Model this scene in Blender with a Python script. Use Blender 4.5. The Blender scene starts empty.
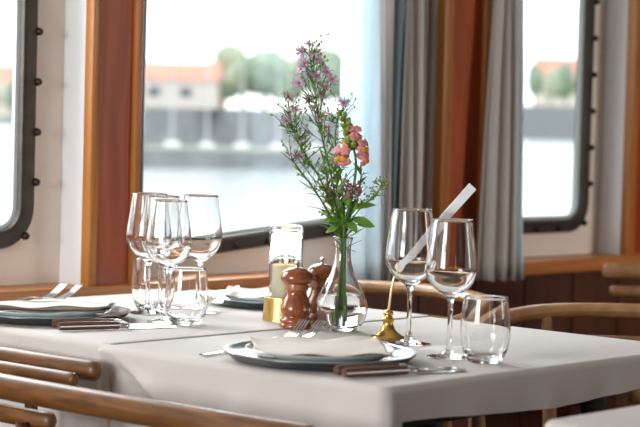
import bpy, math, random
from mathutils import Vector, Matrix
random.seed(7)
PI = math.pi
sc = bpy.context.scene
COL = sc.collection

# ------------------------------------------------------------------ camera
yaw, pitch, roll = -.8244, .047, .0274
_f = Vector((-math.sin(yaw)*math.cos(pitch), math.cos(yaw)*math.cos(pitch), -math.sin(pitch)))
_r = Vector((math.cos(yaw), math.sin(yaw), 0)); _u = _r.cross(_f)
r2 = math.cos(roll)*_r + math.sin(roll)*_u; u2 = -math.sin(roll)*_r + math.cos(roll)*_u
cd = bpy.data.cameras.new('camera'); cam = bpy.data.objects.new('camera', cd); COL.objects.link(cam)
M = Matrix(((r2.x, u2.x, -_f.x, 0), (r2.y, u2.y, -_f.y, 0), (r2.z, u2.z, -_f.z, 1.10), (0, 0, 0, 1)))
cam.matrix_world = M
cd.sensor_width = 36; cd.lens = 1869.4/640*36
cd.clip_start = .05; cd.clip_end = 6000
cd.dof.use_dof = True; cd.dof.focus_distance = 3.14; cd.dof.aperture_fstop = 5.6
sc.camera = cam

# ------------------------------------------------------------------ world, lights, exposure
w = bpy.data.worlds.new('overcast_sky'); sc.world = w; w.use_nodes = True
bg = w.node_tree.nodes['Background']; bg.inputs[0].default_value = (.93, .97, 1, 1); bg.inputs[1].default_value = 2.5
sc.view_settings.view_transform = 'Standard'; sc.view_settings.look = 'None'
sc.view_settings.exposure = 0.27; sc.view_settings.gamma = 1; sc.view_settings.use_curve_mapping = False
sc.cycles.use_denoising = True
sc.cycles.max_bounces = 16; sc.cycles.transmission_bounces = 14; sc.cycles.transparent_max_bounces = 24
sc.cycles.glossy_bounces = 8; sc.cycles.diffuse_bounces = 4
sc.cycles.sample_clamp_indirect = 6

def area(name, loc, to, sx, sy, power, col=(1, 1, 1)):
    l = bpy.data.lights.new(name, 'AREA'); l.shape = 'RECTANGLE'; l.size = sx; l.size_y = sy; l.energy = power; l.color = col
    o = bpy.data.objects.new(name, l); COL.objects.link(o); o.location = loc
    o.rotation_euler = (Vector(to)-Vector(loc)).to_track_quat('-Z', 'Y').to_euler()
    return o
# daylight from the left windows, plus an added rear lamp brightening the right-hand wall
area('daylight_left', (-1.93, 1.95, 1.35), (3, 1.9, 1.1), 1.5, 1.0, 72, (.97, .99, 1))
area('rear_fill', (5.7, -2.33, 1.4), (4.5, 3, .95), 1.4, 1.0, 8, (1, .95, .88)).data.spread = math.radians(55)
# daylight through the three windows beside the table
area('daylight_window', (3.04, 3.22, 1.42), (2.6, 1.0, .6), .70, .78, 17, (.95, .98, 1))
area('daylight_window_corner', (1.96, 3.22, 1.42), (2.2, 1.0, .6), .72, .78, 13, (.95, .98, 1))

# ------------------------------------------------------------------ helpers
class MB:
    def __init__(s): s.v = []; s.f = []; s.mi = []; s.m = 0
    def add(s, vs, fs):
        b = len(s.v); s.v += [tuple(v) for v in vs]; s.f += [tuple(b+i for i in f) for f in fs]; s.mi += [s.m]*len(fs); return s
    def box(s, c, d, rz=0, bev=0):
        cx, cy, cz = c; x, y, z = d[0]/2, d[1]/2, d[2]/2
        if bev > 0: return s.rbox(c, d, rz, bev)
        vs = []
        for k in (-1, 1):
            for (i, j) in ((-1, -1), (1, -1), (1, 1), (-1, 1)):
                px, py = i*x, j*y
                vs.append((cx+px*math.cos(rz)-py*math.sin(rz), cy+px*math.sin(rz)+py*math.cos(rz), cz+k*z))
        return s.add(vs, [(3, 2, 1, 0), (4, 5, 6, 7), (0, 1, 5, 4), (1, 2, 6, 5), (2, 3, 7, 6), (3, 0, 4, 7)])
    def rbox(s, c, d, rz, b):
        # box with chamfered rims: outline rounded in plan, chamfer top and bottom
        x, y, z = d[0]/2, d[1]/2, d[2]/2
        def ring(ins, zz):
            r = []
            for qx, qy, a0 in ((1, 1, 0), (-1, 1, 90), (-1, -1, 180), (1, -1, 270)):
                for a in (0, 30, 60, 90):
                    t = math.radians(a0+a)
                    px = qx*(x-b)+math.cos(t)*(b-ins); py = qy*(y-b)+math.sin(t)*(b-ins)
                    r.append((c[0]+px*math.cos(rz)-py*math.sin(rz), c[1]+px*math.sin(rz)+py*math.cos(rz), c[2]+zz))
            return r
        return s.rings([ring(b*.7, -z), ring(b*.2, -z+b*.25), ring(0, -z+b*.8), ring(0, z-b*.8), ring(b*.2, z-b*.25), ring(b*.7, z)], cap=True)
    def rings(s, rs, cap=True, closed=True, loop=False):
        n = len(rs[0]); b = len(s.v); fs = []
        for q in rs: s.v += [tuple(p) for p in q]
        m = len(rs); rng = range(m if loop else m-1)
        for i in rng:
            j2 = (i+1) % m
            for j in range(n if closed else n-1):
                k = (j+1) % n
                fs.append((b+i*n+j, b+i*n+k, b+j2*n+k, b+j2*n+j))
        if cap and not loop:
            fs.append(tuple(b+j for j in reversed(range(n)))); fs.append(tuple(b+(m-1)*n+j for j in range(n)))
        s.f += fs; s.mi += [s.m]*len(fs); return s
    def lathe(s, prof, c=(0, 0, 0), n=48, closed_prof=False):
        rs = []
        for (r, z) in prof:
            r = max(r, 1e-5)
            rs.append([(c[0]+r*math.cos(2*PI*k/n), c[1]+r*math.sin(2*PI*k/n), c[2]+z) for k in range(n)])
        return s.rings(rs, cap=not closed_prof, loop=closed_prof)
    def tube(s, pts, rad, n=10, sx=1, sy=1, up=(0, 0, 1), cap=True):
        """sweep along pts; rad number or list; sx, sy stretch across / along 'up'"""
        P = [Vector(p) for p in pts]; R = rad if isinstance(rad, (list, tuple)) else [rad]*len(P)
        rs = []; U = Vector(up)
        for i, p in enumerate(P):
            t = (P[min(i+1, len(P)-1)]-P[max(i-1, 0)]).normalized()
            a = t.cross(U)
            if a.length < 1e-4: a = t.cross(Vector((1, 0, 0)))
            a.normalize(); b = a.cross(t).normalized()
            rs.append([p+a*(math.cos(2*PI*k/n)*R[i]*sx)+b*(math.sin(2*PI*k/n)*R[i]*sy) for k in range(n)])
        return s.rings(rs, cap=cap)
    def prism(s, poly, y0, y1):
        """polygon in XZ extruded in Y"""
        n = len(poly)
        return s.rings([[(x, y0, z) for x, z in poly], [(x, y1, z) for x, z in poly]], cap=True)
    def ellipsoid(s, c, r, n=10, m=7, rot=None, fn=None):
        rs = []; c = Vector(c)
        for i in range(m+1):
            th = PI*i/m; q = []
            for k in range(n):
                ph = 2*PI*k/n; p = Vector((max(math.sin(th), .002)*math.cos(ph), max(math.sin(th), .002)*math.sin(ph), -math.cos(th)))
                k_ = fn(p) if fn else 1
                p = Vector((p.x*r[0]*k_, p.y*r[1]*k_, p.z*r[2]*k_))
                if rot: p = rot @ p
                q.append(c+p)
            rs.append(q)
        return s.rings(rs)
    def build(s, name, mat, parent=None, loc=None, smooth=True, angle=35):
        me = bpy.data.meshes.new(name); me.from_pydata(s.v, [], s.f)
        for m in (mat if isinstance(mat, (list, tuple)) else [mat]): me.materials.append(m)
        for p, i in zip(me.polygons, s.mi): p.material_index = i
        import bmesh
        bm = bmesh.new(); bm.from_mesh(me); bmesh.ops.recalc_face_normals(bm, faces=bm.faces); bm.to_mesh(me); bm.free()
        if smooth:
            for p in me.polygons: p.use_smooth = True
            me.set_sharp_from_angle(angle=math.radians(angle))
        o = bpy.data.objects.new(name, me); COL.objects.link(o)
        if parent: o.parent = parent
        if loc: o.location = loc
        return o

def thing(name, label, cat, loc=(0, 0, 0), rz=0, group=None):
    o = bpy.data.objects.new(name, None); o.empty_display_size = .05; COL.objects.link(o)
    o.location = loc; o.rotation_euler = (0, 0, rz); return tag(o, label, cat, group)
def tag(o, label, cat, group=None):
    o['label'] = label; o['category'] = cat
    if group: o['group'] = group
    return o
def structure(o): o['kind'] = 'structure'; return o
def kids(o): return [c for c in list(COL.objects) if c.parent == o]
def dup(root, loc, rz, label, group=None, name=None):
    c = root.copy(); COL.objects.link(c); c.location = loc; c.rotation_euler = (0, 0, rz); c['label'] = label
    if group: c['group'] = group
    for ch in kids(root):
        d = ch.copy(); COL.objects.link(d); d.parent = c
        for g in kids(ch):
            e = g.copy(); COL.objects.link(e); e.parent = d
    return c
def spline(pts, n=8):
    P = [Vector(p) for p in pts]; out = []
    for i in range(len(P)-1):
        a = P[max(i-1, 0)]; b = P[i]; c = P[i+1]; d = P[min(i+2, len(P)-1)]
        for k in range(n):
            t = k/n
            out.append(.5*((2*b)+(c-a)*t+(2*a-5*b+4*c-d)*t*t+(3*b-a-3*c+d)*t**3))
    out.append(P[-1]); return out
def prof_spline(pts, n=6): return [(p.x, p.y) for p in spline([(a, b, 0) for a, b in pts], n)]

# ------------------------------------------------------------------ materials
def new_mat(name):
    m = bpy.data.materials.new(name); m.use_nodes = True
    nt = m.node_tree; return m, nt, nt.nodes['Principled BSDF']
def plain(name, col, rough=.5, metal=0, spec=.5, var=0, vscale=20, bump=0, bscale=200, coat=0, sss=0, trans=0, bstretch=(1, 1, 1)):
    m, nt, p = new_mat(name); p.inputs['Base Color'].default_value = (*col, 1)
    p.inputs['Roughness'].default_value = rough; p.inputs['Metallic'].default_value = metal
    p.inputs['Specular IOR Level'].default_value = spec
    if coat: p.inputs['Coat Weight'].default_value = coat; p.inputs['Coat Roughness'].default_value = .1
    if sss: p.inputs['Subsurface Weight'].default_value = sss; p.inputs['Subsurface Radius'].default_value = (.02, .012, .006); p.inputs['Subsurface Scale'].default_value = .5
    tc = nt.nodes.new('ShaderNodeTexCoord')
    if var:
        n = nt.nodes.new('ShaderNodeTexNoise'); n.inputs['Scale'].default_value = vscale; n.inputs['Detail'].default_value = 4
        nt.links.new(tc.outputs['Object'], n.inputs['Vector'])
        r = nt.nodes.new('ShaderNodeValToRGB')
        r.color_ramp.elements[0].position = .3; r.color_ramp.elements[1].position = .7
        r.color_ramp.elements[0].color = (*[c*(1-var) for c in col], 1); r.color_ramp.elements[1].color = (*[min(1, c*(1+var)) for c in col], 1)
        nt.links.new(n.outputs['Fac'], r.inputs['Fac']); nt.links.new(r.outputs['Color'], p.inputs['Base Color'])
    if bump:
        n = nt.nodes.new('ShaderNodeTexNoise'); n.inputs['Scale'].default_value = bscale; n.inputs['Detail'].default_value = 3
        mp = nt.nodes.new('ShaderNodeMapping'); mp.inputs['Scale'].default_value = bstretch
        nt.links.new(tc.outputs['Object'], mp.inputs['Vector']); nt.links.new(mp.outputs[0], n.inputs['Vector'])
        b = nt.nodes.new('ShaderNodeBump'); b.inputs['Strength'].default_value = bump; b.inputs['Distance'].default_value = .002
        nt.links.new(n.outputs['Fac'], b.inputs['Height']); nt.links.new(b.outputs[0], p.inputs['Normal'])
    return m
def wood(name, c1, c2, stretch=(12, 12, 1), rough=.35, scale=3, coat=.3, bump=.1):
    m, nt, p = new_mat(name); tc = nt.nodes.new('ShaderNodeTexCoord'); mp = nt.nodes.new('ShaderNodeMapping')
    mp.inputs['Scale'].default_value = stretch; nt.links.new(tc.outputs['Object'], mp.inputs['Vector'])
    n = nt.nodes.new('ShaderNodeTexNoise'); n.inputs['Scale'].default_value = scale; n.inputs['Detail'].default_value = 8; n.inputs['Distortion'].default_value = .6
    nt.links.new(mp.outputs[0], n.inputs['Vector'])
    r = nt.nodes.new('ShaderNodeValToRGB'); e = r.color_ramp.elements
    e[0].position = .32; e[1].position = .68; e[0].color = (*c1, 1); e[1].color = (*c2, 1)
    nt.links.new(n.outputs['Fac'], r.inputs['Fac']); nt.links.new(r.outputs['Color'], p.inputs['Base Color'])
    p.inputs['Roughness'].default_value = rough; p.inputs['Coat Weight'].default_value = coat; p.inputs['Coat Roughness'].default_value = .15
    b = nt.nodes.new('ShaderNodeBump'); b.inputs['Strength'].default_value = bump; b.inputs['Distance'].default_value = .001
    nt.links.new(n.outputs['Fac'], b.inputs['Height']); nt.links.new(b.outputs[0], p.inputs['Normal'])
    return m
def glass(name, col=(1, 1, 1), ior=1.47, rough=0.0):
    m, nt, p = new_mat(name); p.inputs['Base Color'].default_value = (*col, 1); p.inputs['Transmission Weight'].default_value = 1
    p.inputs['IOR'].default_value = ior; p.inputs['Roughness'].default_value = rough; return m
def pane_glass(name):
    m, nt, p = new_mat(name); nt.nodes.remove(p); out = nt.nodes['Material Output']
    t = nt.nodes.new('ShaderNodeBsdfTransparent'); t.inputs[0].default_value = (.97, .985, .98, 1)
    g = nt.nodes.new('ShaderNodeBsdfGlossy'); g.inputs['Roughness'].default_value = .02
    lw = nt.nodes.new('ShaderNodeLayerWeight'); pw = nt.nodes.new('ShaderNodeMath'); pw.operation = 'POWER'; pw.inputs[1].default_value = 4.5
    nt.links.new(lw.outputs['Facing'], pw.inputs[0]); fr = nt.nodes.new('ShaderNodeMath'); fr.operation = 'MULTIPLY_ADD'; fr.inputs[1].default_value = .6; fr.inputs[2].default_value = .03
    nt.links.new(pw.outputs[0], fr.inputs[0])
    mx = nt.nodes.new('ShaderNodeMixShader')
    nt.links.new(fr.outputs[0], mx.inputs[0]); nt.links.new(t.outputs[0], mx.inputs[1]); nt.links.new(g.outputs[0], mx.inputs[2]); nt.links.new(mx.outputs[0], out.inputs[0])
    return m
def linen(name, col, rough=.85, creases=(), trans=0):
    """woven cloth; creases = list of (axis, position) ironed folds in object space"""
    m, nt, p = new_mat(name); tc = nt.nodes.new('ShaderNodeTexCoord')
    p.inputs['Base Color'].default_value = (*col, 1); p.inputs['Roughness'].default_value = rough
    p.inputs['Specular IOR Level'].default_value = .25
    p.inputs['Sheen Weight'].default_value = .15
    n = nt.nodes.new('ShaderNodeTexNoise'); n.inputs['Scale'].default_value = 900
    nt.links.new(tc.outputs['Object'], n.inputs['Vector'])
    n2 = nt.nodes.new('ShaderNodeTexNoise'); n2.inputs['Scale'].default_value = 9; n2.inputs['Detail'].default_value = 3
    nt.links.new(tc.outputs['Object'], n2.inputs['Vector'])
    def math_(op, a, b=None):
        q = nt.nodes.new('ShaderNodeMath'); q.operation = op
        for i, v in enumerate((a, b)):
            if v is None: continue
            if isinstance(v, (int, float)): q.inputs[i].default_value = v
            else: nt.links.new(v, q.inputs[i])
        return q.outputs[0]
    h = math_('ADD', math_('MULTIPLY', n.outputs['Fac'], .04), math_('MULTIPLY', n2.outputs['Fac'], 1.6))
    if creases:
        sp = nt.nodes.new('ShaderNodeSeparateXYZ'); nt.links.new(tc.outputs['Object'], sp.inputs[0])
        for ax, pos in creases:
            d = math_('ABSOLUTE', math_('SUBTRACT', sp.outputs[ax], pos))
            rdg = math_('SUBTRACT', 1.0, math_('MINIMUM', math_('DIVIDE', d, .006), 1.0))
            h = math_('ADD', h, math_('MULTIPLY', rdg, 1.0))
    b = nt.nodes.new('ShaderNodeBump'); b.inputs['Strength'].default_value = .6; b.inputs['Distance'].default_value = .0016
    nt.links.new(h, b.inputs['Height']); nt.links.new(b.outputs[0], p.inputs['Normal'])
    if trans:
        tr = nt.nodes.new('ShaderNodeBsdfTranslucent'); tr.inputs[0].default_value = (*col, 1)
        mx = nt.nodes.new('ShaderNodeMixShader'); mx.inputs[0].default_value = trans
        nt.links.new(p.outputs[0], mx.inputs[1]); nt.links.new(tr.outputs[0], mx.inputs[2]); nt.links.new(mx.outputs[0], nt.nodes['Material Output'].inputs[0])
    return m
def emit(name, col, s):
    m, nt, p = new_mat(name); p.inputs['Base Color'].default_value = (*col, 1)
    p.inputs['Emission Color'].default_value = (*col, 1); p.inputs['Emission Strength'].default_value = s; return m

MAHOG = wood('varnished mahogany panel', (.25, .034, .003), (.46, .085, .008), (9, 9, 1), .38, 3, .08)
TRIMW = wood('golden wood trim', (.34, .115, .020), (.52, .20, .045), (12, 12, .6), .4, 4, .08)
SILLW = wood('sill wood', (.42, .14, .032), (.60, .24, .07), (.6, 12, 12), .4, 4, .1)
DARKW = wood('dark wainscot wood', (.050, .014, .006), (.10, .028, .012), (10, 10, 1), .4, 3)
WHITE = plain('white painted reveal', (.88, .89, .90), .5, var=.02, vscale=4)
BEIGE = plain('beige painted hull wall', (.82, .72, .63), .6, var=.04, vscale=3)
BRONZE = plain('dark bronze window frame', (.055, .045, .036), .42, metal=.55, var=.2, vscale=30, bump=.2, bscale=150)
BOLT = plain('dark bolt metal', (.035, .022, .015), .4, metal=.6)
GASKET = plain('grey window gasket', (.42, .46, .47), .5)
PANE = pane_glass('window glass')
FLOORW = wood('brown floor boards', (.035, .016, .009), (.07, .032, .017), (1, 10, 10), .5, 2)
CEIL = plain('cream ceiling', (.72, .69, .64), .7)
WALLC = plain('warm interior wall', (.22, .11, .06), .6, var=.1, vscale=3)
OAKV = wood('oiled oak chair wood', (.105, .040, .011), (.24, .098, .030), (18, 2.2, 18), .42, 5, .2, .2)
OAKR = wood('light oak chair wood', (.30, .15, .060), (.46, .25, .11), (7, 7, 7), .4, 3, .2, .1)
BLACKT = plain('black table base', (.02, .02, .022), .5)
GLASS = glass('clear drinking glass')
THICKG = glass('clear candle glass', (.97, .99, .99))
WATER = glass('vase water', (.98, 1, .98), 1.33)
PLATE1 = plain('blue grey glazed stoneware', (.33, .38, .42), .16, var=.12, vscale=40, coat=.6)
RIM1 = plain('dark slate plate underside', (.035, .05, .055), .35, coat=.2)
PLATE2 = plain('pale grey green glazed stoneware', (.46, .52, .51), .18, var=.06, vscale=40, coat=.6)
NAPK = linen('cream cotton napkin', (.72, .655, .59), .9)
NAPE = plain('napkin edge shade', (.22, .15, .11), .9)  # brown strip standing in for the shade under the napkin's edge
STEEL = plain('polished cutlery steel', (.80, .80, .80), .13, metal=1)
KNIFEW = wood('brown knife handle wood', (.10, .045, .03), (.19, .09, .055), (4, 30, 30), .35, 4)
BRASS = plain('brushed brass', (.60, .39, .12), .3, metal=1, var=.12, vscale=60, bump=.3, bscale=300, bstretch=(1, 1, .12))
BRASSP = plain('polished brass', (.66, .42, .12), .2, metal=1, var=.1, vscale=40)
WAX = plain('ivory candle wax', (.98, .86, .62), .5, sss=.2)
WICK = plain('black wick', (.02, .02, .02), .9)
FLAME = emit('candle flame', (1, .52, .16), 40)
MILLW = wood('cherry mill wood', (.23, .050, .013), (.35, .095, .025), (30, 30, 3), .22, 5, .6, .05)
MILLC = wood('pale collar wood', (.33, .12, .045), (.42, .17, .07), (30, 30, 3), .3, 5, .5, .05)
PEWTER = plain('brushed steel knob', (.55, .50, .46), .3, metal=1)
STICK = plain('white card', (.94, .94, .95), .45)
RODM = plain('pale brass rod', (.75, .60, .36), .35, metal=.6)
CLOTH_A = linen('white table linen near', (.66, .61, .58), .85, [])
CLOTH_B = linen('white table linen far', (.66, .61, .58), .85, [])
CURT = linen('grey lined curtain', (.56, .52, .48), .9, (), .16)
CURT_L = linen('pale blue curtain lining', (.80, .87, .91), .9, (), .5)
CURT_M = linen('thin grey curtain voile', (.70, .67, .66), .9, (), .45)
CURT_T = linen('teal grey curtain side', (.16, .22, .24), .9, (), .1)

# ------------------------------------------------------------------ the room
WY, OY = 2.946, 3.03            # face of the panelling, face of the hull wall
structure(MB().box((2.6, .35, -.03), (9.6, 6.3, .06)).build('floor', FLOORW))
structure(MB().box((2.6, .35, 2.23), (9.6, 6.3, .06)).build('ceiling', CEIL))
def wall_with_openings(name, poly_boxes, mat):
    m = MB()
    for c, d in poly_boxes: m.box(c, d)
    return structure(m.build(name, mat, smooth=False))
# hull wall with three window openings: (x0, x1, z bottom-left, z bottom-right, z top)
WIN = [(1.62, 2.402, .834, .834, 1.86), (2.66, 3.44, .785, .846, 1.86), (3.80, 4.372, .822, .822, 1.86)]
m = MB(); t = .026
T0, T1 = OY, OY+.02
m.prism([(-2, 0), (7.3, 0), (7.3, .70), (-2, .70)], T0, T1); m.prism([(-2, 1.80), (7.3, 1.80), (7.3, 2.2), (-2, 2.2)], T0, T1)
xs = [-2]+[v for q in WIN for v in (q[0]+t, q[1]-t)]+[7.3]
for i in range(0, 8, 2): m.prism([(xs[i], .70), (xs[i+1], .70), (xs[i+1], 1.80), (xs[i], 1.80)], T0, T1)
for q in WIN: m.prism([(q[0]+t, .70), (q[1]-t, .70), (q[1]-t, q[3]+t), (q[0]+t, q[2]+t)], T0, T1)
structure(m.build('wall_window_side', BEIGE, smooth=False))
structure(MB().box((-2.03, .3, .45), (.06, 6.2, .9)).box((-2.03, .3, 2.05), (.06, 6.2, .3)).box((-2.03, -.85, 1.4), (.06, 3.9, 1.1)).box((-2.03, 2.9, 1.4), (.06, .5, 1.1)).build('wall_left', WALLC, smooth=False))
structure(MB().box((2.6, -2.43, .45), (9.6, .06, .9)).box((2.6, -2.43, 2.05), (9.6, .06, .3)).box((-1.4, -2.43, 1.4), (1.2, .06, 1.1)).box((3.0, -2.43, 1.4), (4.0, .06, 1.1)).box((6.9, -2.43, 1.4), (1.0, .06, 1.1)).box((.35, -2.43, 1.4), (1.4, .06, 1.1)).build('wall_rear', WALLC, smooth=False))
structure(MB().box((7.3, .3, 1.1), (.06, 6.2, 2.26)).build('wall_right', MAHOG, smooth=False))
# panelling below the sill
m = MB().box((2.65, WY+.045, .36), (9.2, .05, .72))
for k in range(40): m.box((-1.6+k*.22, WY+.018, .36), (.212, .008, .70))
structure(m.build('wall_panelling', DARKW, smooth=False))
# sill board and its moulded front
m = MB().box((2.65, (WY-.012+OY)/2+.004, .744), (9.2, OY-WY+.02, .030))
structure(m.build('trim_sill_board', SILLW))
structure(MB().rbox((2.65, WY-.012, .7405), (9.2, .030, .038), 0, .006).build('trim_sill_edge', SILLW))
def outline(q, ins, rad, n=8):
    x0, x1, zl, zr, zt = q
    pts = []
    def zb(x): return zl+(zr-zl)*(x-x0)/(x1-x0)
    sl = (zr-zl)/(x1-x0)
    for cx, cz, a0 in ((x1-rad, zt-rad, 0), (x0+rad, zt-rad, 90), (x0+rad, zb(x0+rad)+rad, 180), (x1-rad, zb(x1-rad)+rad, 270)):
        for k in range(n+1):
            a = math.radians(a0+90*k/n); rr = rad-ins
            pts.append((cx+rr*math.cos(a), cz+rr*math.sin(a)))
    return pts
for i, q in enumerate(WIN):
    fr = structure(bpy.data.objects.new('window_%d' % (i+1), None)); COL.objects.link(fr)
    rad = .085 if i != 1 else .07
    m = MB()
    def rg(ins, y): return [(x, y, z) for x, z in outline(q, ins, rad)]
    wd = .040
    m.rings([rg(0, OY), rg(0, OY-.012), rg(.004, OY-.018), rg(wd-.01, OY-.020), rg(wd-.004, OY-.016), rg(wd, OY-.004), rg(wd, OY+.014), rg(.0, OY+.0005)], loop=True)
    m.build('window_frame', BRONZE, fr)
    g = MB(); g.rings([rg(wd-.001, OY-.006), rg(wd+.006, OY-.003), rg(wd+.006, OY+.006), rg(wd-.001, OY+.006)], loop=True); g.build('gasket', GASKET, fr)
    p = MB(); p.rings([rg(wd+.004, OY+.001), rg(wd+.004, OY+.005)]); p.build('pane', PANE, fr, smooth=False)
    b = MB(); pts = outline(q, .004, rad, 3); x0, x1, zl, zr, zt = q
    spots = []
    z = zr+.135
    while z < zt-.08: spots += [(x1-.001, z), (x0+.001, z)]; z += .102
    x = x0+.12
    while x < x1-.08: spots += [(x, zl+(zr-zl)*(x-x0)/(x1-x0)+.012)]; x += .10
    spots += [(x1-rad*.3+.0, zr+rad*.3+.0), (x0+rad*.3, zl+rad*.3)]
    for (x, z) in spots: b.ellipsoid((x, OY-.018, z), (.0085, .012, .0085), 10, 6)
    b.build('bolts', BOLT, fr)
# white reveals beside the posts, posts with gold edge strips
def post(i, x0, x1, sl, sr):
    structure(MB().box(((x0+x1)/2+.006, (WY+.004+OY)/2, 1.47), (x1-x0-.004, OY-WY-.005, 1.46)).build('wall_reveal', WHITE, smooth=False))
    structure(MB().box(((x0+x1)/2, WY-.004, 1.47), (x1-x0-.02, .012, 1.46)).build('wall_post_panel', MAHOG, smooth=False))
    for n, (a, b) in enumerate(((x0-.002, x0+sl), (x1-sr, x1))):
        structure(MB().rbox(((a+b)/2, WY-.008, 1.465), (b-a, .028, 1.448), 0, .004).build('trim_%d' % (2*i+n+1), TRIMW))
post(0, 2.474, 2.608, .021, .019); post(1, 3.600, 3.798, .036, .036); post(2, 4.440, 4.80, .03, .03)
structure(MB().box((3.515, WY+.02, 1.47), (.13, .03, 1.46)).build('wall_dark_panel', DARKW, smooth=False))
structure(MB().box((5.9, WY+.02, 1.47), (2.2, .05, 1.46)).build('wall_corner_panel', MAHOG, smooth=False))

# ------------------------------------------------------------------ curtains
def curtain(label, bands, y, zt, zb, amp=.022):
    """bands: list of (x_top0, x_top1, x_bot0, x_bot1, folds, material)"""
    t = thing('curtain', label, 'curtain', ((bands[0][0]+bands[-1][1])/2, y, 0), 0, 'curtains between the windows')
    ox = t.location.x
    for bi, (a0, a1, b0, b1, nf, mat) in enumerate(bands):
        nx, nz = 14*nf, 26; g = []
        for j in range(nz+1):
            v = j/nz; row = []
            e = v**1.4
            for i in range(nx+1):
                u = i/nx
                x = (a0+(a1-a0)*u)*(1-e)+(b0+(b1-b0)*u)*e
                ph = u*nf*2*PI+bi*1.3
                yy = amp*(math.sin(ph)+.25*math.sin(2.3*ph+3*v))*(.7+.5*v)
                x += .006*math.sin(6*v+bi*2+u*5)
                row.append((x-ox, yy, zt+(zb-zt)*v+.004*math.sin(ph)*(v > .95)))
            g.append(row)
        m = MB(); m.rings(g, cap=False, closed=False)
        o = m.build('panel' if mat in (CURT, CURT_M) else ('lining' if mat is CURT_L else 'side_fold'), mat, t, angle=80)
        s = o.modifiers.new('s', 'SOLIDIFY'); s.thickness = .003
        if mat in (CURT_L, CURT_T): o['label'] = 'pale blue lit lining of the curtain' if mat is CURT_L else 'dark teal fold of the curtain'
    return t
curtain('tall grey curtain with pale lining hanging behind the flower vase',
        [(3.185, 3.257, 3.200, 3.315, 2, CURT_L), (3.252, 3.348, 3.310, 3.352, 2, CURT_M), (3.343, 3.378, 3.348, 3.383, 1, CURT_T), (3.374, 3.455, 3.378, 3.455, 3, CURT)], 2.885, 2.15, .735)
curtain('narrow grey curtain flaring at the hem beside the right-hand window',
        [(3.770, 3.800, 3.710, 3.855, 3, CURT), (3.796, 3.826, 3.850, 3.912, 1, CURT_L)], 2.885, 2.15, .722, .014)

# ------------------------------------------------------------------ tables and cloths
X0, W, Y0, L1, L2 = 1.895, .788, 1.625, .578, .606
def table(label, x0, x1, y0, y1, zt):
    t = thing('dining_table', label, 'table', ((x0+x1)/2, (y0+y1)/2, 0)); w_, d_ = x1-x0, y1-y0
    MB().rbox((0, 0, zt-.0145), (w_, d_, .025), 0, .008).build('tabletop', BLACKT, t)
    MB().rbox((0, 0, zt-.055), (w_-.2, d_-.16, .05), 0, .005).build('frame', BLACKT, t)
    for sx in (-1, 1):
        for sy in (-1, 1):
            MB().tube([(sx*(w_/2-.12), sy*(d_/2-.1), 0), (sx*(w_/2-.12), sy*(d_/2-.1), zt-.075)], [.018, .024], 14).build('leg', BLACKT, t)
    return t
def sm(a, b, x): x = max(0, min(1, (x-a)/(b-a))); return x*x*(3-2*x)
def cloth(name, label, x0, x1, y0, y1, zt, drop, mat, wave=.010, flare=.012, slant=0):
    """drop(px, py, nx, ny) -> length the edge hangs"""
    r = .014; loop = []
    def corner(cx, cy, a0):
        for k in range(9):
            a = math.radians(a0+90*k/8); loop.append((cx+r*math.cos(a), cy+r*math.sin(a), math.cos(a), math.sin(a)))
    def side(p, q, n, N=44):
        for k in range(1, N): loop.append((p[0]+(q[0]-p[0])*k/N, p[1]+(q[1]-p[1])*k/N, *n))
    corner(x1-r, y1-r, 0); side((x1-r, y1), (x0+r, y1), (0, 1)); corner(x0+r, y1-r, 90); side((x0, y1-r), (x0, y0+r), (-1, 0), 150)
    corner(x0+r, y0+r, 180); side((x0+r, y0), (x1-r, y0), (0, -1), 90); corner(x1-r, y0+r, 270); side((x1, y0+r), (x1, y1-r), (1, 0))
    cx, cy = (x0+x1)/2, (y0+y1)/2; rs = []
    for tt in (.0005, .3, .6, .85, .97):
        rs.append([(cx+(p[0]-cx)*tt, cy+(p[1]-cy)*tt, zt) for p in loop])
    e = .010
    for a in (0, 25, 50, 75, 90):
        A = math.radians(a)
        rs.append([(p[0]+p[2]*(e*math.sin(A)-e*.6), p[1]+p[3]*(e*math.sin(A)-e*.6), zt-e*(1-math.cos(A))*min(1, drop(*p)/.03)) for p in loop])
    for k in range(1, 31):
        v = k/30; row = []
        for p in loop:
            D = drop(*p); s = p[1] if abs(p[2]) > .5 else p[0]
            off = e*.4 + (flare*v*D/.3 + wave*math.sin(s*31)*v*min(1, D/.25) + wave*.6*math.sin(s*67+1)*v*min(1, D/.25))*min(1, D/.05)
            if slant and p[2] < -.9:        # fold running down from the corner where the two cloths meet
                yv = y1-.022-.36*v; wd_ = .010+.10*v; q = (p[1]-yv)/wd_
                off += -slant*min(1, v*7)*math.exp(-q*q)+.45*slant*min(1, v*6)*math.exp(-(q+1.7)**2)-.9*slant*min(1, v*5)*sm(0, 1.2, q)
            row.append((p[0]+p[2]*off, p[1]+p[3]*off, zt-e*min(1, D/.03)-max(D-e, .0003)*v))
        rs.append(row)
    o = MB().rings(rs, cap=False).build(name, mat, angle=75)
    s = o.modifiers.new('s', 'SOLIDIFY'); s.thickness = .0012; s.offset = 1
    return tag(o, label, 'tablecloth')
table('table in front, under the cloth with the flower vase', X0+.01, X0+W-.01, Y0+.012, Y0+L1-.02, .7485)
table('table behind it by the wooden sill, under the cloth with the three-glass group', X0+.018, X0+W-.01, Y0+L1+.003, Y0+L1+L2-.01, .7515)
def dropA(x, y, nx, ny):
    long_ = .27+.02*math.sin(y*20)
    if ny > .6: return .004
    if nx > .6: return .055
    base = .054+.006*math.sin(x*9)
    f = 1-sm(X0+.0, X0+.030, x)
    return base+(long_-base)*f
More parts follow.
